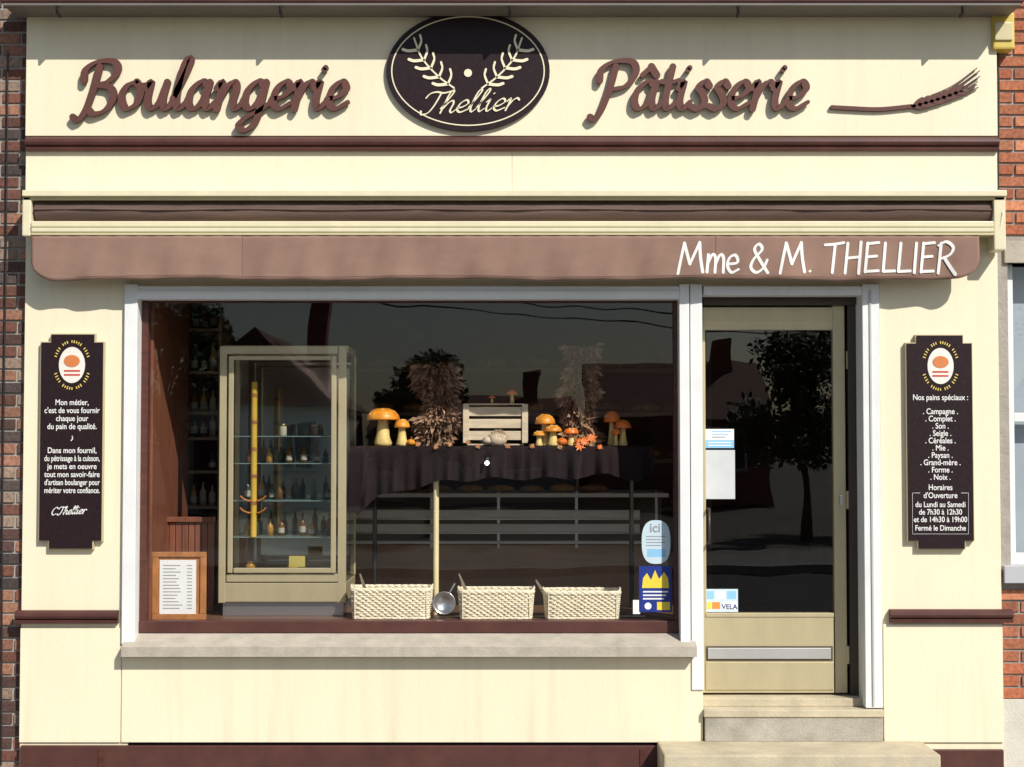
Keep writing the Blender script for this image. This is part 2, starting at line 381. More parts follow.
# ================================================================ awning
aw = grp('awning')
yv = -.145
pbox('cassette_top', 22, 190, 1007, 196, -.17, -.016, CREAM2, aw, .004)
pbox('cassette_lip', 23, 196.4, 1006, 200, -.15, -.016, mat('rail_yellowish',(.55,.48,.27),.4), aw, .002)
za, zb = Z(200,-.1), Z(222,-.1)
rc = (za+zb)/2; rr = (za-zb)/2
v=[];f=[];n=20; NX=60
x0a, x1a = X(36,-.1,210), X(994,-.1,210)
for i in range(NX+1):
    x = x0a+(x1a-x0a)*i/NX
    for k in range(n):
        a = 2*math.pi*k/n; r = rr*(1+.03*math.sin(i*1.7+k)) ; v.append((x, -.075+ .95*r*math.cos(a), rc+r*math.sin(a)))
for i in range(NX):
    for k in range(n): f.append((i*n+k, i*n+(k+1)%n, (i+1)*n+(k+1)%n, (i+1)*n+k))
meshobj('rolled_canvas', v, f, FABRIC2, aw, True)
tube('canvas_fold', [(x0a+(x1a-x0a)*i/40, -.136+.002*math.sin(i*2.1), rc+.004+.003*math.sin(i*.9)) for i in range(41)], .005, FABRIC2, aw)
pbox('front_bar', 31, 221, 994, 232, yv-.015, -.03, CREAM2, aw, .006)
pbox('front_bar_groove', 31, 225.5, 994, 227, yv-.018, yv-.01, MC['rail_yellowish'], aw, .001)
pbox('front_bar_lip', 31, 232.3, 994, 235, yv-.010, -.05, MC['rail_yellowish'], aw, .001)
for pa, pb_ in ((22, 31), (994, 1006)):
    pbox('cassette_end', pa, 196, pb_, 250 if pa > 500 else 236, -.15, -.016, CREAM2, aw, .008)
tube('awning_arm', [(X(1000,-.1,215),-.10,Z(196,-.1)),(X(1000,-.1,215),-.15,Z(215,-.1)),(X(996,-.1,215),-.14,Z(236,-.1))], .008, CREAM2, aw)
NXv, NZv = 300, 12
v=[];f=[]
xa, xb = X(31,yv,255), X(979,yv,255)
def vprof(t, s): return yv + s*(.009*math.sin(t*61)+.006*math.sin(t*137+2)+.005*math.sin(t*29)) - .004 + .0012*math.sin(t*310+s*5)
for i in range(NXv+1):
    t = i/NXv; x = xa+(xb-xa)*t
    zt = Z(235, yv); de = min(x-xa, xb-x)
    drop = .245
    rc_ = .13
    if de < rc_: drop -= .10*(1-math.sqrt(max(0,1-((rc_-de)/rc_)**2)))**.9
    drop += .005*math.sin(t*23+1)+.003*math.sin(t*61)
    for k in range(NZv+1):
        s = k/NZv
        v.append((x, vprof(t,s), zt-drop*s))
for i in range(NXv):
    for k in range(NZv):
        a = i*(NZv+1)+k; f.append((a, a+1, a+NZv+2, a+NZv+1))
va = meshobj('valance', v, f, FABRIC, aw, True)
sm = va.modifiers.new('thickness','SOLIDIFY'); sm.thickness = .002; sm.offset = 0
def vy(px, s):
    return vprof((X(px,yv,255)-xa)/(xb-xa), s)
HEM = mat('canvas_stitch',(.225,.13,.096),.9)
for px in (243, 716):
    tube('stitch_line', [(X(px,yv,255), vy(px,s/6)-.0018, Z(235,yv)-.243*s/6) for s in range(7)], .0018, HEM, aw, res=1)
hem=[]
for i in range(14, NXv-13):
    t=i/NXv; x=xa+(xb-xa)*t; s=.92; hem.append((x, vprof(t,s)-.0018, Z(235,yv)-(.245+.005*math.sin(t*23+1))*s))
tube('hem_stitch', hem, .0012, HEM, aw, res=1)
yt = yv-.010
wv_ = word('valance_lettering', 'Mme & M. THELLIER', H, X(678,yt,257), X(955,yt,257), Z(272,yt), 29*PX*.985, 1.65*PX, .06, math.radians(40), .62, 0, .001, WHITETXT, aw)
for v_ in wv_.data.vertices:   # printed on the cloth: follow its folds
    t_=(v_.co.x-xa)/(xb-xa); s_=(Z(235,yv)-v_.co.z)/.247
    v_.co.y = vprof(t_, s_)-.0026+v_.co.y*.5

# ================================================================ fascia lettering
sl = grp('shop_name_lettering')
yl = -.064
LSIDE = mat('letter_edge_shade', (.055,.02,.018), .6)  # darker brown puts shade into the colour of the letter sides
word('boulangerie_letters', 'Boulangerie', G, X(73,yl,90), X(348,yl,90), Z(109,yl), 28.5*PX, 3.9*PX, .17, math.radians(22), .44, yl, .018, LETTER, sl, side=LSIDE)
s2 = grp('shop_name_lettering')
word('patisserie_letters', 'Pâtisserie', G, X(590,yl,90), X(808,yl,90), Z(109,yl), 28.5*PX, 3.8*PX, .17, math.radians(22), .44, yl, .018, LETTER, s2, side=LSIDE)
# oval sign
ov = grp('oval_sign')
cx, cz = X(468,-.055,71), Z(71,-.055)
extrude_poly('plate', ellipse(cx,cz,82*PX,60.5*PX), -.055, -.031, PLUM, ov)
def ring(name, cx, cz, rx, rz, w, yf, m, par):
    n=72; v=[]; f=[]
    for i in range(n):
        a=2*math.pi*i/n
        for q in (0, w): v.append((cx+(rx-q)*math.cos(a), yf, cz+(rz-q)*math.sin(a)))
    for i in range(n):
        j=(i+1)%n; f.append((2*i,2*j,2*j+1,2*i+1))
    o = meshobj(name, v, f, m, par); s=o.modifiers.new('t','SOLIDIFY'); s.thickness=.002
    return o
ring('border_line', cx, cz, 77*PX, 55.5*PX, 1.2*PX, -.058, IVORY, ov)
def q(px, py): return (X(px,-.058,py), Z(py,-.058))
for sgn in (-1, 1):
    c = 468+sgn*2
    P = [q(c+sgn*12,88), q(c+sgn*28,76), q(c+sgn*44,58), q(c+sgn*52,38)]
    strokes_mesh('emblem_stem', [P], .9*PX, 0, .8, -.059, .003, IVORY, ov)
    for k,(a,b) in enumerate(((18,84),(27,77),(35,68),(42,60),(48,50))):
        for side in (-1,1):
            ang = math.radians(50 + side*48)
            ex, ey = a+math.cos(ang)*15, b-math.sin(ang)*15
            mx, my = (a+ex)/2 - side*2.2, (b+ey)/2 - side*1.2
            strokes_mesh('emblem_leaf', [[q(c+sgn*a,b), q(c+sgn*mx,my), q(c+sgn*ex,ey)]], 1.5*PX, math.radians(90), .6, -.060-.0003*k, .003, IVORY, ov)
extrude_poly('emblem_dot', ellipse(*q(468,73), 4*PX, 4*PX, 20), -.060, -.055, IVORY, ov)
word('name_script', 'Thellier', G, q(421,0)[0], q(519,0)[0], Z(114,-.058), 12.5*PX, 1.15*PX, .32, math.radians(35), .35, -.059, .003, IVORY, ov, rise=4*PX)
# wheat ear
wh = grp('wheat_ear_sign')
yw = -.05
def qw(px, py): return (X(px,yw,py), Z(py,yw))
strokes_mesh('stalk', [[qw(832,107),qw(850,108),qw(880,109),qw(912,106)]], 2.0*PX, math.radians(90), .6, yw, .018, LETTER, wh, LSIDE)
strokes_mesh('stalk_thin', [[qw(912,106),qw(935,103),qw(958,93)]], 1.3*PX, 0, .9, yw, .016, LETTER, wh, LSIDE)
for i in range(8):
    t = i/7; bx, by = 914+t*42, 106-t*10-t*t*3
    for side in (-1, 1):
        a0 = math.radians(18+side*24+t*8); L_ = 11-t*1
        p0 = (bx, by); p1 = (bx+math.cos(a0)*L_, by-math.sin(a0)*L_)
        m_ = ((p0[0]+p1[0])/2, (p0[1]+p1[1])/2-side*1.2)
        strokes_mesh('grain', [[qw(*p0), qw(*m_), qw(*p1)]], 1.7*PX, 0, .95, yw-.002*(i%2+1), .016, LETTER, wh, LSIDE)
for i in range(9):
    t = i/8; sx, sy = 925+t*34, 98-t*8
    ex, ey = 968+ (12 if i%2 else 9)-t*2*(i%3), 68+t*22
    strokes_mesh('awn', [[qw(sx,sy), qw((sx+ex)/2+2,(sy+ey)/2+2.5), qw(ex,ey)]], .5*PX, 0, .95, yw, .010, LETTER, wh, LSIDE)

# ================================================================ wall signs
def wall_sign(pl, pr, pt, pb, lines, name='wall_sign'):
    g = grp(name); y = -.03
    t1, t2 = pl+10, pr-9
    def outline(e): 
        P = [(pl-e,pb-8+e),(t1-e,pb-8+e),(t1-e,pb+e),(t2+e,pb+e),(t2+e,pb-8+e),(pr+e,pb-8+e),(pr+e,pt+8-e),(t2+e,pt+8-e),(t2+e,pt-e),(t1-e,pt-e),(t1-e,pt+8-e),(pl-e,pt+8-e)]
        return [ (X(a,y,440), Z(b,y)) for a,b in P]
    extrude_poly('backing_plate', outline(.5), y, -.001, mat('sign_edge_beige',(.50,.42,.25),.5), g)
    extrude_poly('face_plate', outline(-.6), y-.006, y, PLUM, g)
    c = (pl+pr)/2+.5
    def qq(px,py): return (X(px,y-.007,py), Z(py,y-.007))
    ex, ez = qq(c, pt+31)
    extrude_poly('emblem_oval', ellipse(ex,ez,13*PX,18*PX,36), y-.009, y-.006, mat('emblem_white',(.78,.74,.66),.5), g)
    extrude_poly('emblem_disc', ellipse(*qq(c,pt+27),8*PX,6*PX,24), y-.011, y-.009, mat('emblem_orange',(.62,.20,.06),.5), g)
    for r_ in (36,40): pbox('emblem_bar', c-8, pt+r_, c+8, pt+r_+1.6, y-.0105, y-.009, mat('emblem_red',(.55,.05,.03),.5), g, 0)
    for top in (1,-1):
        for i in range(19):
            if i in (4,10,14): continue
            a = math.radians(90*top + (i-9)*7.6)
            p = qq(c+math.cos(a)*17.5, pt+31-math.sin(a)*23.5); r1=.012*random.uniform(.7,1.1)
            d=(math.cos(a)*r1/2, math.sin(a)*r1/2)
            strokes_mesh('arc_mark', [[(p[0]-d[0],p[1]-d[1]),(p[0]+d[0],p[1]+d[1])]], .0028,0,1,y-.008,.002,YELTXT,g)
    for body, py, size, off in lines:
        x_, z_ = qq(c, py)
        if body.startswith('~'):
            word('signature', body[1:], G, qq(c-14,0)[0], qq(c+20,0)[0], z_, 4.4*PX, .55*PX, .3, .6, .5, y-.008, .0015, WHITETXT, g, rise=.008)
        else: text('sign_text', body, x_, y-.0072, z_, size*PX, WHITETXT, g, off=off, sx=.84, maxw=55*PX)
    return g
B_ = .0005
ls = wall_sign(40, 103, 334, 549, [
 ('Mon métier,', 405, 8.0, B_), ("c'est de vous fournir", 413, 8.0,B_), ('chaque jour', 421, 8.0,B_), ('du pain de qualité.', 429, 8.0,B_),
 ('♪', 441, 9,.0), ('Dans mon fournil,', 453, 8.0,B_), ('du pétrissage à la cuisson,', 461, 8.0,B_), ('je mets en oeuvre', 469, 8.0,B_),
 ('tout mon savoir-faire', 477, 8.0,B_), ("d'artisan boulanger pour", 485, 8.0,B_), ('mériter votre confiance.', 493, 8.0,B_), ('~C.Thellier', 515, 8,0)])
rs = wall_sign(907, 973, 335, 549, [
 ('Nos pains spéciaux :', 400, 8,B_)] + [('. %s .'%w_, 414+i*7.3, 8, B_) for i,w_ in enumerate(['Campagne','Complet','Son','Seigle','Céréales','Mie','Paysan','Grand-mère','Forme','Noix'])] +
 [('Horaires', 490, 8,B_), ("d'Ouverture", 498, 8,B_), ('du Lundi au Samedi', 507, 7.6,B_), ('de 7h30 à 12h30', 514.5, 7.6,B_), ('et de 14h30 à 19h00', 522, 7.6,B_), ('Fermé le Dimanche', 530.5, 7.6,B_)])
pts = [(920,493),(912.5,493),(912.5,534),(968.5,534),(968.5,493),(961,493)]
tube('hours_box', [(X(a,-.038,b),-.0375,Z(b,-.038)) for a,b in pts], .0013, WHITETXT, rs)

# ================================================================ neighbours in brick (real bricks)
def brick_field(name, x0, x1, z0, z1, yface, palette, parent, holes=(), bl=.215, bh=.058, j=.010):
    V=[];F=[];C=[]
    row=0; z=z0
    while z < z1:
        x = x0-(bl/2 if row%2 else 0)
        while x < x1:
            a, b = max(x, x0), min(x+bl, x1)
            h2 = min(z+bh, z1)
            if b-a > .02 and not any(a < hx1 and b > hx0 and z < hz1 and h2 > hz0 for hx0,hx1,hz0,hz1 in holes):
                d = random.uniform(-.003,.003); s=len(V)
                for yy, e in ((yface+d, .003), (yface+.02, 0)):
                    V += [(a+e,yy,z+e),(b-e,yy,z+e),(b-e,yy,h2-e),(a+e,yy,h2-e)]
                F += [(s,s+1,s+2,s+3),(s,s+4,s+5,s+1),(s+1,s+5,s+6,s+2),(s+2,s+6,s+7,s+3),(s+3,s+7,s+4,s)]
                c = random.choice(palette); k=random.uniform(.75,1.2); C += [tuple(q_*k for q_ in c)]*5
            x += bl+j
        z += bh+j; row += 1
    o = meshobj(name, V, F, None, parent)
    at = o.data.color_attributes.new('brickcol','FLOAT_COLOR','CORNER')
    for p in o.data.polygons:
        for li in p.loop_indices: at.data[li].color = C[p.index]+(1,)
    m = bpy.data.materials.new('brick_'+name); m.use_nodes=True; nt=m.node_tree; b_=nt.nodes['Principled BSDF']
    vc = nt.nodes.new('ShaderNodeVertexColor'); vc.layer_name='brickcol'
    no = nt.nodes.new('ShaderNodeTexNoise'); no.inputs['Scale'].default_value=45; no.inputs['Detail'].default_value=6
    tc = nt.nodes.new('ShaderNodeTexCoord'); nt.links.new(tc.outputs['Object'], no.inputs['Vector'])
    mx = nt.nodes.new('ShaderNodeMix'); mx.data_type='RGBA'; mx.blend_type='MULTIPLY'; mx.inputs['Factor'].default_value=.7
    cr = nt.nodes.new('ShaderNodeValToRGB'); cr.color_ramp.elements[0].color=(.45,.45,.45,1); cr.color_ramp.elements[0].position=.35; cr.color_ramp.elements[1].position=.6
    nt.links.new(no.outputs['Fac'], cr.inputs['Fac']); nt.links.new(vc.outputs['Color'], mx.inputs[6]); nt.links.new(cr.outputs['Color'], mx.inputs[7])
    nt.links.new(mx.outputs[2], b_.inputs['Base Color']); b_.inputs['Roughness'].default_value=.85
    bp=nt.nodes.new('ShaderNodeBump'); bp.inputs['Strength'].default_value=.4; bp.inputs['Distance'].default_value=.01
    nt.links.new(no.outputs['Fac'], bp.inputs['Height']); nt.links.new(bp.outputs['Normal'], b_.inputs['Normal'])
    o.data.materials.append(m); return o
nl = grp('brick_house')
box('wall_core', xL-5, xL-.002, .055, 5, 0, 7.8, MORTAR, nl, 0)
brick_field('brick_courses', xL-5, xL-.004, .02, 5.6, .045, [(.24,.09,.055),(.15,.06,.04),(.10,.05,.04),(.34,.16,.10),(.08,.055,.05),(.30,.21,.15)], nl)
box('roof', xL-5, xL-.002, -.2, 5, 7.8, 8.0, MC['zinc_roof'], nl)
nr = grp('brick_house')
hx0, hx1 = X(1012), X(1012)+1.1
hz0, hz1 = Z(582), Z(262)
RED = [(.50,.17,.08),(.43,.13,.06),(.56,.22,.11),(.40,.14,.07)]
box('wall_core', xR+.002, hx0, .055, 5, 0, 7.8, MORTAR, nr, 0)
box('wall_core', hx1, xR+6, .055, 5, 0, 7.8, MORTAR, nr, 0)
box('wall_core', hx0, hx1, .056, 5, 0, hz0, MORTAR, nr, 0)
box('wall_core', hx0, hx1, .056, 5, hz1, 7.8, MORTAR, nr, 0)
brick_field('brick_courses', xR+.004, xR+6, Z(700), 5.6, .045, RED, nr, holes=[(hx0,hx1,hz0,hz1),(hx0-.02,hx1+.02,hz1,hz1+.12)])
box('lintel', hx0-.02, hx1+.02, .035, .30, hz1, hz1+.12, STONE, nr)
box('window_sill', hx0-.06, hx1+.06, -.02, .30, hz0-.005, hz0+.09, mat('grey_sill',(.45,.45,.46),.6), nr)
box('base_render', xR+.006, xR+6, .03, .05, 0, Z(700)-.002, mat('pale_render',(.55,.52,.44),.8,var=.15,bump=.3), nr)
box('window_frame', hx0, hx0+.05, .12, .18, hz0+.09, hz1, WHITE, nr)
box('window_frame', hx1-.05, hx1, .12, .18, hz0+.09, hz1, WHITE, nr)
box('window_frame', hx0+.05, hx1-.05, .12, .18, hz0+.09, hz0+.15, WHITE, nr)
box('window_frame', hx0+.05, hx1-.05, .121, .179, (hz0+hz1)/2, (hz0+hz1)/2+.05, WHITE, nr)
box('curtain', hx0+.03, hx1-.03, .24, .26, hz0+.1, hz1, mat('curtain',(.35,.40,.45),.8), nr, 0)
meshobj('window_glass', [(hx0+.04,.15,hz0+.1),(hx1-.04,.15,hz0+.1),(hx1-.04,.15,hz1),(hx0+.04,.15,hz1)], [(0,1,2,3)], GLASS, nr)
box('roof', xR+.002, xR+6, -.2, 5, 7.8, 8.0, MC['zinc_roof'], nr)
al = grp('alarm_box')
YB = mat('yellow_box_plastic',(.55,.42,.08),.5,var=.15)
pbox('housing', 993, 12, 1015, 49, -.06, .05, YB, al, .012)
pbox('cover', 995, 22, 1013, 40, -.072, -.055, MC['rail_yellowish'], al, .006)
tube('cable', [(X(1003),.03,Z(49)),(X(1004),.03,Z(80)),(X(1002),.03,Z(190))], .006, BLACK, al)
ca = grp('wall_cable')
tube('cable', [(X(2),.03,Z(50)),(X(2.5),.03,Z(250)),(X(2),.03,Z(500)),(X(4),.03,Z(766))], .005, BLACK, ca)

# ================================================================ stickers / notices
def sticker(name, px0, py0, px1, py1, y, m, oval=False):
    g = grp(name)
    if oval:
        n=40; pts=[]
        cx_,cz_=X((px0+px1)/2,y),Z((py0+py1)/2,y); rx=(px1-px0)/2*PX; rz=(py1-py0)/2*PX
        for i in range(n):
            a=2*math.pi*i/n; c_,s_=math.cos(a),math.sin(a)
            pts.append((cx_+rx*math.copysign(abs(c_)**.75,c_), cz_+rz*math.copysign(abs(s_)**.75,s_)))
        extrude_poly('backing', pts, y-.001, y, m, g)
    else: pbox('backing', px0, py0, px1, py1, y-.001, y, m, g, 0)
    return g
LB = mat('light_blue_print',(.25,.50,.72),.5); PB = mat('pale_blue_print',(.52,.64,.70),.5); NB = mat('navy_print',(.01,.03,.22),.45); YE = mat('yellow_print',(.80,.60,.05),.5); ORG = mat('orange_print',(.75,.25,.05),.5)
yg = .098
s = sticker('window_sticker', 641, 520, 670, 564, yg, PB, True)
text('sticker_text', 'ici', X(655,yg,530), yg-.002, Z(532,yg), 13*PX, INK, s, off=.001)
for i in range(4): pbox('print_line', 646, 536+i*3, 665-(i%2)*4, 537+i*3, yg-.0015, yg-.001, INK, s, 0)
pbox('print_block', 647, 549, 666, 557, yg-.0015, yg-.001, LB, s, 0)
s = sticker('window_sticker', 639, 566, 672, 612, yg, NB)
extrude_poly('print_shape', [(X(a,yg,b),Z(b,yg)) for a,b in ((642,588),(643,578),(647,573),(651,580),(655,570),(659,579),(664,572),(668,578),(669,588))], yg-.002, yg-.001, YE, s)
for i in range(3): pbox('print_line', 643, 591+i*3.5, 668-i*2, 592.5+i*3.5, yg-.0015, yg-.001, PAPER, s, 0)
pbox('print_block', 657, 602, 670, 610, yg-.0015, yg-.001, YE, s, 0)
extrude_poly('print_disc', ellipse(X(648,yg,606),Z(606,yg),3.5*PX,3.5*PX,20), yg-.002, yg-.001, PAPER, s)
s = sticker('small_notice', 633, 600, 640, 614, yg, PAPER)
yg2 = yd+.018
s = sticker('door_sticker', 703.5, 429, 734, 448, yg2, PAPER)
pbox('print_block', 703.5, 440, 734, 448, yg2-.0016, yg2-.001, LB, s, 0)
for i in range(3): pbox('print_line', 712, 431+i*2.8, 731-i*3, 432+i*2.8, yg2-.0016, yg2-.001, LB if i<2 else INK, s, 0)
for i in range(2): pbox('print_line', 708, 442+i*2.8, 731, 443+i*2.8, yg2-.0022, yg2-.0016, PAPER, s, 0)
s = sticker('paper_notice', 703.5, 450, 735, 499, yg2, mat('notice_paper',(.55,.56,.56),.6,var=.08,vs=6))
s = sticker('payment_card_sticker', 705, 589, 738, 612, yg2, PB)
for i,(c_,a,b) in enumerate(((LB,707,714),(PAPER,716,725),(LB,727,736))): pbox('card_block', a, 591, b, 599, yg2-.0018, yg2-.001, c_, s, 0)
pbox('card_block', 707, 602, 711, 609, yg2-.0018, yg2-.001, YE, s, 0); pbox('card_block', 712, 602, 720, 609, yg2-.0018, yg2-.001, ORG, s, 0)
pbox('card_block', 722, 601.5, 737, 610, yg2-.0018, yg2-.001, PAPER, s, 0)
text('card_text', 'VELA', X(729.5,yg2,605), yg2-.0025, Z(609,yg2), 7*PX, NB, s, off=.0006)

# menu board
mb = grp('menu_board'); ym=.17
pbox('frame_back', 152, 552, 206, 620, ym, ym+.02, OAK, mb, .004)
for a in ((152,552,206,557),(152,614,206,620),(152,557.2,158,613.8),(200,557.2,206,613.8)): pbox('frame_strip', *a, ym-.012, ym, OAK, mb, .003)
pbox('paper', 159.5, 560, 196, 617-2, ym-.004, ym, PAPER, mb, 0)
for i in range(14):
    py=565+i*3.3; pbox('menu_line', 163, py, 163+random.uniform(12,20), py+.8, ym-.005, ym-.0042, INK, mb, 0); pbox('menu_price', 187, py, 192, py+.8, ym-.005, ym-.0042, INK, mb, 0)

# ================================================================ display cabinet
cb = grp('display_cabinet'); y0, y1 = .34, .86
bx0, bx1 = X(219,y0,480), X(347,y0,480); bz0, bz1 = plz, Z(345,y0)
def cbx(n_, a,b,c,d, ya,yb, m_, bev=.004): return pbox(n_, a,b,c,d, ya,yb, m_, cb, bev)
cbx('frame_left', 219,346,226,603, y0,y0+.04, ALU); cbx('frame_right', 338,346,346,603, y0,y0+.04, ALU)
cbx('frame_top', 226.3,346,337.7,354, y0,y0+.04, ALU); cbx('frame_bottom', 226.3,574,337.7,582, y0,y0+.04, ALU)
cbx('base_panel', 219,583,346,602, y0+.001,y1, ALU); 
cbx('door_left', 228,356,233,573, y0-.015,y0+.01, ALU); cbx('door_right', 331,356,336,573, y0-.015,y0+.01, ALU)
cbx('door_top', 233.3,356,330.7,360, y0-.014,y0+.01, ALU); cbx('door_bottom', 233.3,568,330.7,573, y0-.014,y0+.01, ALU)
box('foot', bx0+.02, bx1-.02, y0+.03, y1-.03, plz, Z(602,y0)-.002, STEEL, cb)
box('back_mirror', bx0+.01, bx1-.01, y1-.02, y1, Z(582,y0), bz1-.01, mirrormat(), cb, 0)
box('top', bx0, bx1, y0+.04, y1, bz1-.04, bz1-.001, ALU, cb)
box('post', bx1-.03, bx1, y1-.03, y1+.002, Z(582,y0), bz1, ALU, cb); box('post', bx0, bx0+.03, y1-.03, y1+.002, Z(582,y0), bz1, ALU, cb)
meshobj('side_glass', [(bx1-.005,y0+.04,Z(582,y0)),(bx1-.005,y1-.03,Z(582,y0)),(bx1-.005,y1-.03,bz1-.04),(bx1-.005,y0+.04,bz1-.04)], [(0,1,2,3)], GLASSC, cb)
meshobj('front_glass', [tuple(W(231,570,y0-.003)),tuple(W(333,570,y0-.003)),tuple(W(333,358,y0-.003)),tuple(W(231,358,y0-.003))], [(0,1,2,3)], GLASSC, cb)
GB = mat('amber_bottle',(.16,.06,.015),.15,var=.2); GG = mat('green_bottle',(.03,.07,.03),.12); GY = mat('honey_jar',(.45,.22,.03),.2); GW=mat('pale_label',(.45,.40,.32),.6); CAPM = mat('gold_cap',(.5,.34,.10),.3,metal=.7)
def bottle(loc, h, r, m, par, lab=True):
    lathe('bottle', [(0,0),(r,.0),(r,h*.55),(r*.85,h*.64),(r*.32,h*.76),(r*.3,h*.95),(r*.36,h*.96),(r*.36,h),(0,h)], loc, m, par, 14)
    if lab: lathe('label', [(r*1.02,h*.15),(r*1.02,h*.42)], loc, GW, par, 14)
def jar(loc, h, r, m, par):
    lathe('jar', [(0,0),(r*.9,0),(r,h*.1),(r,h*.7),(r*.8,h*.8),(0,h*.8)], loc, m, par, 14)
    lathe('jar_lid', [(0,h*.81),(r*.85,h*.81),(r*.85,h),(0,h)], loc, CAPM, par, 14)
SHG = mat('shelf_edge_glass',(.22,.30,.28),.15,var=.05)
for py in (436, 463, 500, 536):
    zz = Z(py, .5); box('shelf', bx0+.05, bx1-.035, y0+.08, y1-.03, zz-.005, zz, SHG, cb, .001)
    for i in range(8):
        xx = bx0+.12+i*.066+random.uniform(-.014,.014)
        if random.random() < (.6 if py<440 else .8):
            yy = random.choice((.55,.62,.70))
            if py < 440: jar((xx,yy,zz), random.uniform(.06,.08), .022, random.choice([GY,GB,GW]), cb)
            else: bottle((xx,yy,zz), random.uniform(.08,.14), .019, random.choice([GB,GG,GG,GB,GY]), cb, random.random()<.6)
for i in range(2): jar((bx0+.14+i*.25,.6,Z(574,.5)), .07,.030, random.choice([GY,GB]), cb)
pbox('price_card', 289, 556, 305, 567, .42,.43, mat('price_yellow',(.65,.5,.1),.6), cb, 0)
YS = mat('yellow_stand',(.75,.45,.05),.5,var=.2)
sx_ = X(254,.42,450)
tube('stand_pole', [(sx_,.42,Z(537,.42)),(sx_,.42,Z(382,.42))], .018, YS, cb)
for i in range(5):
    zz=Z(395+i*27,.42); tube('stand_band', [(sx_-.001,.42,zz-.01),(sx_+.001,.42,zz+.01)], .0205, OAK, cb)
OR_ = mat('orange_plastic',(.70,.22,.03),.5)
for k in (-1,1):
    for j_ in range(2):
        zz=Z(500+j_*12,.42); tube('stand_prong', [(sx_,.42,zz),(sx_+k*.03,.41,zz-.005),(sx_+k*.06,.40,zz+.01),(sx_+k*.075,.395,zz+.025)], .005, OR_, cb)

bs = grp('bottle_shelf')
for py in (330, 372, 412, 437, 470, 505):
    zz = Z(py, 1.5); box('shelf_board', X(150,1.5,450), X(222,1.5,450), 1.35, 1.65, zz-.02, zz, mat('shelf_wood',(.24,.16,.10),.5), bs, .002)
    for i in range(7):
        xx=X(158,1.5,450)+i*.06
        if random.random()<.85: bottle((xx,1.48,zz), random.uniform(.12,.18), .023, random.choice([GB,GG,GY,GW]), bs)
box('side_post', X(222,1.5,450), X(225,1.5,450), 1.35, 1.65, fz, Z(320,1.5), MC['shelf_wood'], bs)
box('side_post', X(147,1.5,450), X(150,1.5,450), 1.35, 1.65, fz, Z(320,1.5), MC['shelf_wood'], bs)

# ================================================================ display table & cloth
tb = grp('display_table'); ty0, ty1 = .42, .86
tz = Z(446, ty0); tx0, tx1 = X(352,ty0,450), X(622,ty0,450)
tx2 = X(650,ty0,450)
box('table_top', tx0+.02, tx2-.02, ty0+.01, ty1, tz-.03, tz-.006, DKWOOD, tb)
tube('table_leg', [(X(436,ty0+.03,540),ty0+.03,plz),(X(436,ty0+.03,540),ty0+.03,tz-.03)], .017, mat('cream_post',(.78,.66,.36),.5), tb)
for xx in (tx0+.1, tx2-.08):
    tube('table_leg', [(xx,ty1-.06,plz),(xx,ty1-.06,tz-.03)], .014, BLACK, tb)
def hem_(t):
    pts_=[(0,60),(.04,66),(.10,50),(.2,42),(.33,34),(.5,32),(.7,32),(.85,28),(.95,34),(1,26)]
    for (a,b),(c,d) in zip(pts_,pts_[1:]):
        if t<=c: return (b+(d-b)*(t-a)/(c-a))*PX*1.06
    return 26*PX
v=[];f=[];NX=260;NR=18
for i in range(NX+1):
    t=i/NX; x=tx0-.03+(tx2-tx0+.05)*t
    for k in range(NR+1):
        s_=k/NR
        if s_<.3: y=ty1-(ty1-ty0)*(s_/.3); z=tz+.002*math.sin(x*30+s_*9)
        else:
            u=(s_-.3)/.7; y=ty0-.012-.035*u+u*(.026*math.sin(t*72+.6*math.sin(t*19))+.014*math.sin(t*141+1)); z=tz-(hem_(t)+.010*math.sin(t*36))*u
        xo = -.05*max(0,(s_-.3))*(1 if t<.03 else 0)
        v.append((x+xo,y,z))
for i in range(NX):
    for k in range(NR):
        a=i*(NR+1)+k; f.append((a,a+1,a+NR+2,a+NR+1))
meshobj('tablecloth', v, f, CLOTH, tb, True)

MO = mat('mushroom_cap_orange',(.74,.17,.02),.4,var=.3,vs=25); MY = mat('mushroom_cap_yellow',(.74,.27,.025),.4,var=.4,vs=25); MS = mat('mushroom_stem',(.76,.56,.20),.6,var=.2,vs=30); MSP = mat('mushroom_spots',(.85,.62,.25),.6)
def mushroom(px, pyb, pyt, capr, m, y=.54, par=None, lean=0, fat=1.0):
    g = par or grp('decorative_mushroom')
    b = W(px, pyb, y); zb_ = tz if pyb>438 else b.z; h = (Z(pyt,y)-zb_); r = capr*PX*1.05; r2=r*fat
    lathe('stem', [(0,0),(r2*.50,0),(r2*.54,h*.08),(r2*.40,h*.3),(r2*.30,h*.62),(r2*.36,h*.74)], (b.x,y,zb_), MS, g, 20)
    lathe('cap', [(r*.3,h*.72),(r*.75,h*.69),(r*.98,h*.68),(r*1.0,h*.72),(r*.93,h*.82),(r*.70,h*.93),(r*.35,h*.99),(.0,h)], (b.x,y,zb_), m, g, 28)
    for i in range(9):
        a=random.uniform(math.pi,2*math.pi); rr_=random.uniform(.3,.85)
        zz=zb_+h*(.99-.22*rr_**2)
        lathe('spot', [(0,.004),(r*.07,.003),(r*.09,-.004)], (b.x+math.cos(a)*r*rr_, y+math.sin(a)*r*rr_, zz+.002), MSP, g, 8)
    return g
mushroom(383, 447, 408, 17, MY); mushroom(402, 446, 419, 8, MY, .50, None, 0, 1.4)
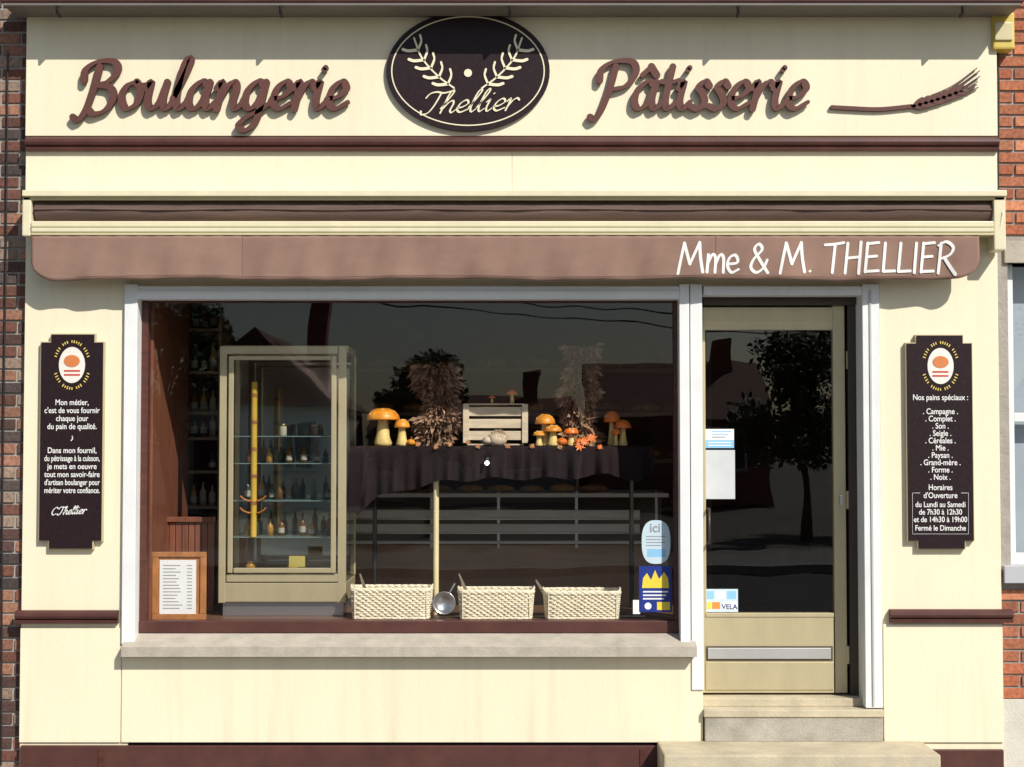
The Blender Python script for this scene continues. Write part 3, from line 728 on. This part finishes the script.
g=mushroom(545, 444, 414, 10.5, MY); mushroom(553, 444, 425, 9, MY, .49, g, 0, 1.2); mushroom(539, 444, 431, 6, MY, .48, g, 0, 1.2)
g=mushroom(612, 444, 411, 8.5, MO, .56); mushroom(623, 444, 420, 8.5, MO, .50, g); mushroom(616, 444, 429, 5, MO, .47, g)
mushroom(571, 444, 428, 8, MO, .50)
def pumpkin(px, py, r, m):
    g=grp('small_pumpkin'); yp=.48; b=W(px,py,yp); n=32; v=[];f=[]; K=10; R=r*PX
    for k in range(K+1):
        p=math.pi*k/K
        for i in range(n):
            a=2*math.pi*i/n; q_=R*math.sin(p)*(1-.10*abs(math.cos(a*4)))
            v.append((b.x+q_*math.cos(a), yp+q_*math.sin(a), tz+R*.72*(1-math.cos(p))))
    for k in range(K):
        for i in range(n): f.append((k*n+i,k*n+(i+1)%n,(k+1)*n+(i+1)%n,(k+1)*n+i))
    meshobj('body',v,f,m,g,True); tube('stalk',[(b.x,yp,tz+R*1.35),(b.x+.004,yp-.005,tz+R*1.9)],.004,OAK,g)
pumpkin(562,440,6,MO); pumpkin(579,441,5.5,MO); pumpkin(411,441,5,MY)
lv = grp('maple_leaf_garland')
def leafpoly(c, s, rot, tilt, m):
    shape=[(0,-1),(.25,-.35),(.8,-.5),(.5,-.05),(1,.3),(.4,.3),(.45,.75),(.12,.55),(0,1.1),(-.12,.55),(-.45,.75),(-.4,.3),(-1,.3),(-.5,-.05),(-.8,-.5),(-.25,-.35)]
    vs=[]
    for a,b in shape:
        x_=a*math.cos(rot)-b*math.sin(rot); z_=a*math.sin(rot)+b*math.cos(rot)
        vs.append((c[0]+x_*s, c[1]+z_*s*math.sin(tilt)+random.uniform(-.002,.002), c[2]+z_*s*math.cos(tilt)))
    meshobj('leaf', vs, [tuple(range(16))], m, lv)
for i,(px,py) in enumerate(((585,441),(592,438),(580,446),(600,447),(418,444),(436,447),(450,444),(468,442),(532,446),(478,446),(508,446),(560,447))):
    p=W(px,py,.40); leafpoly((p.x,.395,p.z), (6.5 if 578<px<595 else 3.6)*PX, random.uniform(0,6), random.uniform(.2,.7), MO if 578<px<605 else MC['oak_frame'])
cr_=grp('wooden_crate')
ya,yb=.54,.72
for i,(a,b) in enumerate(((407,416),(419,428),(431,440))):
    pbox('slat_front', 466,a,525,b, ya,ya+.008, CRATEW, cr_, .001); 
    xr=X(525,ya,420); xl_=X(466,ya,420)
    for xx in (xl_, xr-.008): box('slat_side', xx, xx+.008, ya+.009, yb, Z(b,ya), Z(a,ya), CRATEW, cr_, .001)
    box('slat_back', xl_, xr, yb, yb+.008, Z(b,ya), Z(a,ya), CRATEW, cr_, .001)
for px in (463,522): pbox('corner_post', px,404,px+6,443, ya-.012,ya-.001, CRATEW, cr_, .002)
box('bottom', X(467,ya,420), X(524,ya,420), ya+.01, yb-.002, tz+.004, tz+.012, CRATEW, cr_, .001)
lidz=Z(404,ya)+.003
box('lid', X(464,ya,420), X(524,ya,420), ya+.005, yb, lidz-.007, lidz, CRATEW, cr_, .001)
# small mushrooms standing on the crate
for px_,h_,r_ in ((512,.085,.034),(492,.05,.02)):
    g=grp('decorative_mushroom'); xm=X(px_,.6,395)
    lathe('stem',[(0,0),(r_*.4,0),(r_*.35,h_*.3),(r_*.28,h_*.7)],(xm,.6,lidz),MS,g,16)
    lathe('cap',[(r_*.3,h_*.68),(r_,h_*.64),(r_*.95,h_*.76),(r_*.6,h_*.92),(0,h_)],(xm,.6,lidz),MO,g,20)
hg=grp('hedgehog_figurine'); hp=W(497,440,.47); HM=mat('figurine_cream',(.62,.50,.36),.6,var=.3,vs=60); HS=mat('figurine_spines',(.40,.29,.18),.7); yh=.47
lathe('body',[(0,-.0),(.03,.0),(.045,.02),(.05,.04),(.042,.062),(.02,.078),(0,.082)],(hp.x,yh,tz),HM,hg,20,(1.2,1,1))
lathe('head',[(0,0),(.02,.004),(.026,.02),(.018,.038),(0,.044)],(hp.x-.055,yh-.015,tz+.012),HM,hg,16,(1.3,1,1))
lathe('nose',[(0,0),(.005,.002),(.005,.007),(0,.01)],(hp.x-.09,yh-.02,tz+.026),BLACK,hg,8)
for k in (-1,1): lathe('eye',[(0,0),(.003,.001),(.003,.004),(0,.005)],(hp.x-.07,yh-.027+k*.014,tz+.04),BLACK,hg,8)
sp=[];sf=[]
for i in range(160):
    a=random.uniform(0,6.28); e=random.uniform(.1,1.5); d=Vector((math.cos(a)*math.cos(e)*1.2,math.sin(a)*math.cos(e),math.sin(e)))
    c=Vector((hp.x+.008,yh,tz+.035))+d*.043; tip=c+d*.022; o1=Vector((.003,0,.002)); o2=Vector((-.002,.003,0)); s0=len(sp); sp+=[c+o1,c+o2,c-o1,tip]; sf+=[(s0,s0+1,s0+3),(s0+1,s0+2,s0+3),(s0+2,s0,s0+3)]
meshobj('spines',sp,sf,HS,hg)
# dried plumes: bundles of broad papery leaves
PL=[mat('dried_plume',(.42,.25,.15),.85,var=.4,vs=20),mat('dried_plume_dark',(.24,.14,.085),.85,var=.3,vs=20)]
def plume(px, pyt, pyb, wpx, y):
    g=grp('dried_leaf_plume'); x=X(px,y,400); zt=Z(pyt,y); zb_=tz
    tube('stem',[(x,y,zb_),(x+.01,y,zt)],.012,OAK,g)
    for mi,m_ in enumerate(PL):
        V=[];F=[]
        for i in range(1500):
            t=random.random(); wv=wpx*PX*(.36+.11*math.sin(t*11+px)+.08*math.sin(t*27))
            th_=random.uniform(0,6.283); rr_=math.sqrt(random.random())
            xc=x+.02*math.sin(t*7+px)
            c=Vector((xc+math.cos(th_)*rr_*wv, y+math.sin(th_)*rr_*wv*.7, zb_+.02+t*(zt-zb_)))
            d=Vector((math.cos(th_)*.8,math.sin(th_)*.8,random.uniform(-1.3,.3))).normalized(); n_=Vector((random.gauss(0,1),random.gauss(0,1),random.gauss(0,1))).normalized(); w_=d.cross(n_).normalized()
            l=random.uniform(.04,.085); b=random.uniform(.010,.018); s0=len(V); V+=[c,c+d*l*.5+w_*b,c+d*l+Vector((0,0,-.008)),c+d*l*.5-w_*b]; F.append((s0,s0+1,s0+2,s0+3))
        meshobj('leaves',V,F,m_,g)
plume(438,370,446,42,.60); plume(580,349,446,34,.62)

# ================================================================ wicker baskets
def basket(px0, px1, pyt, k):
    g=grp('wicker_basket'); yc=.27; hd=.105
    x0,x1=X(px0+3,yc-hd,605),X(px1-3,yc-hd,605); zt=Z(pyt,yc-hd); zb_=plz+.006; hgt=zt-zb_; cxx=(x0+x1)/2; hw=(x1-x0)/2
    rows=12; N=260
    def path(s, amp, ph, grow):
        out=[]; a_=hw-.012+grow; b_=hd-.012+grow
        for i in range(N):
            t=2*math.pi*i/N; c_,s_=math.cos(t),math.sin(t)
            k_=1/((abs(c_)**8+abs(s_)**8)**(1/8)); 
            xx=a_*c_*k_; yy=b_*s_*k_
            o_=amp*math.sin((xx+yy*1.0)*math.pi/.019+ph)
            if abs(yy)>=b_*.93: yy+=o_
            else: xx+=o_
            out.append((cxx+xx, yc+yy, s+random.uniform(-.0014,.0014)))
        return out
    runs=[path(zb_+hgt*(r+.5)/rows*.93, .005, math.pi*(r%2), .012*r/rows) for r in range(rows)]
    tube('weave', runs, hgt/rows*.50, WICKER, g, True, 1)
    tube('rim', [path(zt-.008,.003,0,.015), path(zt-.001,.003,math.pi,.013)], .0075, WICKER, g, True)
    tube('base_ring', path(zb_+.002,.0,0,.003), .006, WICKER, g, True)
    stk=[]; n=int(hw*2/.038)
    for i in range(n+1):
        xx=cxx-hw+.02+i*(2*hw-.04)/n
        for sg in (-1,1): stk.append([(xx,yc+sg*(hd-.012),zb_),(xx,yc+sg*(hd+.001),zt)])
    tube('stakes', stk, .0035, WICKER, g, False, 1)
    box('liner', cxx-hw+.02, cxx+hw-.02, yc-hd+.022, yc+hd-.022, zb_, zb_+.02, WICKER, g, .002)
    for sg in (-1,1):
        xx=cxx+sg*(hw-.002); tube('handle',[(xx,yc-.05,zt),(xx+sg*.01,yc-.035,zt+.012),(xx+sg*.01,yc+.035,zt+.012),(xx,yc+.05,zt)],.006,WICKER,g)
    return g
basket(348,433,589,0); basket(456,536,591,1); basket(542,623,592,2)
TG = mat('tongs_steel',(.6,.58,.5),.3,metal=.8)
for a,b,c,d in ((367,600,360,574),(468,600,459,574),(548,602,536,580)):
    g=grp('serving_tongs'); p=W(a,b,.3); q_=W(c,d,.22); 
    tube('arm',[tuple(p),tuple(q_)],.005,TG,g); tube('arm',[(p.x+.02,p.y,p.z),tuple(q_)],.005,TG,g)
sc=grp('metal_scoop'); sp_=W(444,603,.2)
v=[];f=[];n=28
for k,(r,yy) in enumerate(((.0,.03),(.03,.026),(.052,.012),(.060,-.004),(.066,-.004),(.058,.016),(.03,.032))):
    for i in range(n):
        a=2*math.pi*i/n; v.append((sp_.x+r*math.cos(a),.2+yy,sp_.z+r*math.sin(a)))
for k in range(6):
    for i in range(n): f.append((k*n+i,k*n+(i+1)%n,(k+1)*n+(i+1)%n,(k+1)*n+i))
meshobj('bowl',v,f,STEEL,sc,True); tube('handle',[(sp_.x+.03,.2,sp_.z+.055),(sp_.x+.06,.21,sp_.z+.11)],.006,STEEL,sc)

# ================================================================ shop counter deeper inside
ct=grp('shop_counter'); yc=1.75
CG=mat('counter_panel',(.16,.12,.09),.4,var=.2); CL=mat('counter_light_trim',(.75,.74,.70),.4,var=.1); CF=mat('counter_front',(.36,.22,.13),.5,var=.2)
cx0,cx1=X(345,yc,500),X(668,yc,500)
box('base',cx0,cx1,yc+.01,yc+.7,fz,Z(545,yc),CF,ct,.004)
box('back_panel',cx0,cx1,yc+.45,yc+.7,Z(545,yc),Z(496,yc),CG,ct,0)
for a,b in ((510,518),(524,532)): pbox('tray_edge',345,a,640,b,yc-.04,yc-.02,CL,ct,.004)
for a in (512,526):
    z_=Z(a+6,yc); box('tray_shelf',cx0,X(640,yc,500),yc-.019,yc+.4,z_-.012,z_,STEEL,ct,.002)
pbox('rail_lower',345,541,668,544,yc-.03,yc-.005,CL,ct,.003)
for px in (352,430,497,575,655): pbox('upright',px,492,px+3,548,yc-.008,yc+.009,STEEL,ct,.002)
box('counter_top',cx0,cx1,yc-.05,yc+.7,Z(497,yc),Z(493,yc),CL,ct)
BR=[mat('bread_crust',(.52,.26,.09),.7,var=.35,vs=30),mat('bread_dark',(.34,.16,.07),.7,var=.3,vs=30)]
def loaf(loc,l,r,m,par):
    n=14;K=12;v=[];f=[]
    for k in range(K+1):
        t=k/K; rr_=r*math.sin(math.pi*min(max(t,.02),.98))**.45
        for i in range(n):
            a=2*math.pi*i/n; v.append((loc[0]+(t-.5)*l,loc[1]+rr_*math.cos(a),loc[2]+r*.7+rr_*.75*math.sin(a)))
    for k in range(K):
        for i in range(n): f.append((k*n+i,k*n+(i+1)%n,(k+1)*n+(i+1)%n,(k+1)*n+i))
    meshobj('loaf',v,f,m,par,True)
for i in range(8): loaf((cx0+.2+i*.21,yc+.2,Z(493,yc)),random.uniform(.14,.19),random.uniform(.03,.045),random.choice(BR),ct)
for i in range(12): loaf((cx0+.12+i*.135,yc+.05,Z(518+(i%2)*14,yc)),random.uniform(.08,.12),random.uniform(.018,.026),random.choice(BR),ct)
bsf=grp('bread_shelf'); yb_=3.3
for j_,zz in enumerate((1.35,1.72,2.08,2.42)):
    box('board',-1.5,1.5,yb_,yb_+.4,zz-.03,zz,MC['shelf_wood'],bsf)
    for i in range(10):
        loaf((-1.35+i*.3,yb_+.15,zz),random.uniform(.2,.28),random.uniform(.045,.07),random.choice(BR),bsf)
box('post',-1.54,-1.5,yb_,yb_+.4,fz,2.6,MC['shelf_wood'],bsf); box('post',1.5,1.54,yb_,yb_+.4,fz,2.6,MC['shelf_wood'],bsf)
lp=grp('sun_glint'); p=W(487,463,.34)  # added glowing dot standing in for a glint of sunlight, not a lamp
LM=mat('glint_glow',(1,.96,.88),.3,emis=12,var=0)
bm=bmesh.new(); bmesh.ops.create_uvsphere(bm,u_segments=16,v_segments=10,radius=.012); me=bpy.data.meshes.new('glint_sphere'); bm.to_mesh(me); bm.free()
o=link(bpy.data.objects.new('glint_sphere',me),lp,LM); o.location=p
lathe('glint_backing',[(.0,-.0),(.014,0),(.016,.02),(.0,.024)],(p.x,p.y+.014,p.z+.010),BLACK,lp,14)  # black backing added behind the glowing dot, not a lamp part

# ================================================================ street & ground
def sheet(name,x0,x1,y0,y1,z,m): return meshobj(name,[(x0,y0,z),(x1,y0,z),(x1,y1,z),(x0,y1,z)],[(0,1,2,3)],m)
sheet('ground',-600,600,-600,600,-.14,mat('ground_soil',(.12,.11,.08),.95,var=.3,vs=.2))
pv=grp('pavement')
box('slab',-60,60,-3.2,.3,-.13,-.004,PAVE,pv,0)
for i in range(-30,31): box('joint',i*.9-.004,i*.9+.004,-3.2,0,-.0045,-.0025,DARK,pv,0)
box('kerb',-60,60,-3.36,-3.202,-.136,.0,KERB,pv,.01)
sheet('road',-60,60,-14,-3.36,-.13,ASPH)
pv2=grp('pavement'); box('slab',-60,60,-17.5,-14.16,-.13,-.004,PAVE,pv2,0); box('kerb',-60,60,-14.158,-14,-.136,0,KERB,pv2,.01)
rm=grp('road_marking')
for i in range(-8,9): box('dash',i*6-1.5,i*6+1.5,-8.75,-8.63,-.127,-.1255,mat('road_paint',(.7,.7,.68),.7),rm,0)

HB=mat('opposite_brick',(.30,.11,.07),.85,var=.3,vs=8); HR=mat('opposite_render',(.60,.56,.48),.8,var=.1); RT=mat('roof_tile',(.20,.085,.055),.8,var=.3,vs=6); RS=mat('roof_slate',(.09,.095,.11),.6,var=.2,vs=6)
WG=mat('opposite_window_pane',(.03,.035,.04),.1)
def house(x0,w,h,rh,y,wm,rm_,gable=False):
    g=grp('terraced_house')
    box('walls',x0,x0+w,y-7,y,-.1,h,wm,g,0)
    if gable:
        v=[(x0-.2,y+.2,h),(x0+w+.2,y+.2,h),(x0+w/2,y+.2,h+rh),(x0-.2,y-7,h),(x0+w+.2,y-7,h),(x0+w/2,y-7,h+rh)]
        meshobj('roof',v,[(0,1,2),(3,5,4),(0,2,5,3),(1,4,5,2)],rm_,g)
    else:
        v=[(x0,y+.3,h),(x0+w,y+.3,h),(x0+w,y-3.5,h+rh),(x0,y-3.5,h+rh),(x0,y-7,h),(x0+w,y-7,h)]
        meshobj('roof',v,[(0,1,2,3),(3,2,5,4),(0,3,4),(1,5,2)],rm_,g)
    nf=max(1,int(h/2.8)); nw=max(1,int(w/2.2))
    for f_ in range(nf):
        for i in range(nw):
            cx_=x0+w*(i+.5)/nw; zz=1.0+f_*2.8
            if f_==0 and i==0:
                box('door',cx_-.45,cx_+.45,y,y+.05,.0,2.1,DKWOOD,g,.01); continue
            box('window_frame',cx_-.6,cx_+.6,y,y+.05,zz,zz+1.4,WHITE,g,.01)
            for s__ in (-1,1): box('pane',cx_+s__*.28-.24,cx_+s__*.28+.24,y+.05,y+.06,zz+.07,zz+1.33,WG,g,0)
            box('sill',cx_-.7,cx_+.7,y,y+.12,zz-.1,zz-.01,STONE,g,0)
    box('chimney',x0+w*.75,x0+w*.75+.6,y-3.4,y-2.7,h,h+rh+.9,HB,g,0)
yo=-36
house(-40,9,3.2,2.2,yo,HB,RT); house(-29,8,3.0,2.4,yo-1,HR,RS); house(-20.5,7,2.9,2.2,yo,HB,RT); house(-9.5,4.6,2.8,2.3,yo+2,HR,RT,True)
house(-4.5,6.5,2.2,1.1,yo-2,HR,RT); house(2.3,5.5,2.6,1.7,yo-1,HB,RT); house(17,8,3.2,2.0,yo,HR,RT); house(26,9,3.2,2.4,yo,HB,RT)
LF=[mat('foliage',(.085,.125,.035),.7,var=.4,vs=3),mat('foliage_dark',(.045,.075,.022),.7,var=.3,vs=3)]
BK=mat('bark',(.10,.075,.05),.9,var=.3,vs=10)
def tree(x,y,h,r,name='tree'):
    g=grp(name)
    runs=[]
    th=h*.42
    tr=lathe('trunk',[(r*.09,-.12),(r*.07,.4),(r*.055,th*.6),(r*.045,th),(r*.02,h*.75)],(x,y,0),BK,g,10)
    cl=[]
    for i in range(18):
        a=random.uniform(0,6.28); e=random.uniform(-.5,1.3); d=Vector((math.cos(a)*math.cos(e),math.sin(a)*math.cos(e),math.sin(e)))
        c=Vector((x,y,h*.60))+Vector((d.x*r*.80,d.y*r*.80,d.z*h*.33)); cl.append((c,r*random.uniform(.25,.42)))
        runs.append([(x,y,th*random.uniform(.7,1.1)),tuple((Vector((x,y,th))+c)/2+Vector((0,0,.2))),tuple(c)])
    tube('limbs',runs,r*.022,BK,g,False,1)
    for mi,m_ in enumerate(LF):
        V=[];F=[]
        for c,cr2 in cl:
            for i in range(190):
                d=Vector((random.gauss(0,1),random.gauss(0,1),random.gauss(0,1))).normalized()*cr2*random.uniform(.4,1.1)
                p=c+d; u=Vector((random.gauss(0,1),random.gauss(0,1),random.gauss(0,1))).normalized(); w_=u.cross(Vector((.3,.5,.8))).normalized(); s_=random.uniform(.05,.10)*(.7+r*.2)
                k=len(V); V+=[p-u*s_,p+w_*s_*.6,p+u*s_,p-w_*s_*.6]; F.append((k,k+1,k+2,k+3))
        meshobj('foliage',V,F,m_,g)
tree(-6.9,-22,4.7,1.5); tree(-1.7,-22,3.6,1.15); tree(5.9,-22,4.1,1.5); tree(8.4,-25,4.6,1.7); tree(-13,-24,6.0,2.3); tree(-26,-30,8,3); tree(16,-30,7,2.8)
ub=grp('utility_pole'); 
tube('pole',[(-9.5,-15.5,-.1),(-9.5,-15.5,7.5)],.12,mat('pole_wood',(.12,.10,.08),.9),ub)
tube('wires',[[(-9.5+i*1.5,-15.5-i*.5, z_-.10*i*(20-i)*.09) for i in range(21)] for z_ in (5.4,5.15,4.9)],.014,BLACK,ub)

# ================================================================ light
az, el = math.radians(36), math.radians(40)
sd = Vector((math.sin(az)*math.cos(el), -math.cos(az)*math.cos(el), math.sin(el)))
su = bpy.data.lights.new('sun','SUN'); su.energy=5.0; su.angle=math.radians(.5); su.color=(1,.965,.90)
so = bpy.data.objects.new('sun',su); COL.objects.link(so); so.rotation_euler=(-sd).to_track_quat('-Z','Y').to_euler(); so.location=(5,-12,12)
w = bpy.data.worlds.new('World'); S.world=w; w.use_nodes=True; nt=w.node_tree
bg=nt.nodes['Background']; sk=nt.nodes.new('ShaderNodeTexSky'); sk.sky_type='NISHITA'; sk.sun_disc=False; sk.sun_elevation=el; sk.sun_rotation=math.pi-az
nt.links.new(sk.outputs[0],bg.inputs['Color']); bg.inputs['Strength'].default_value=.10
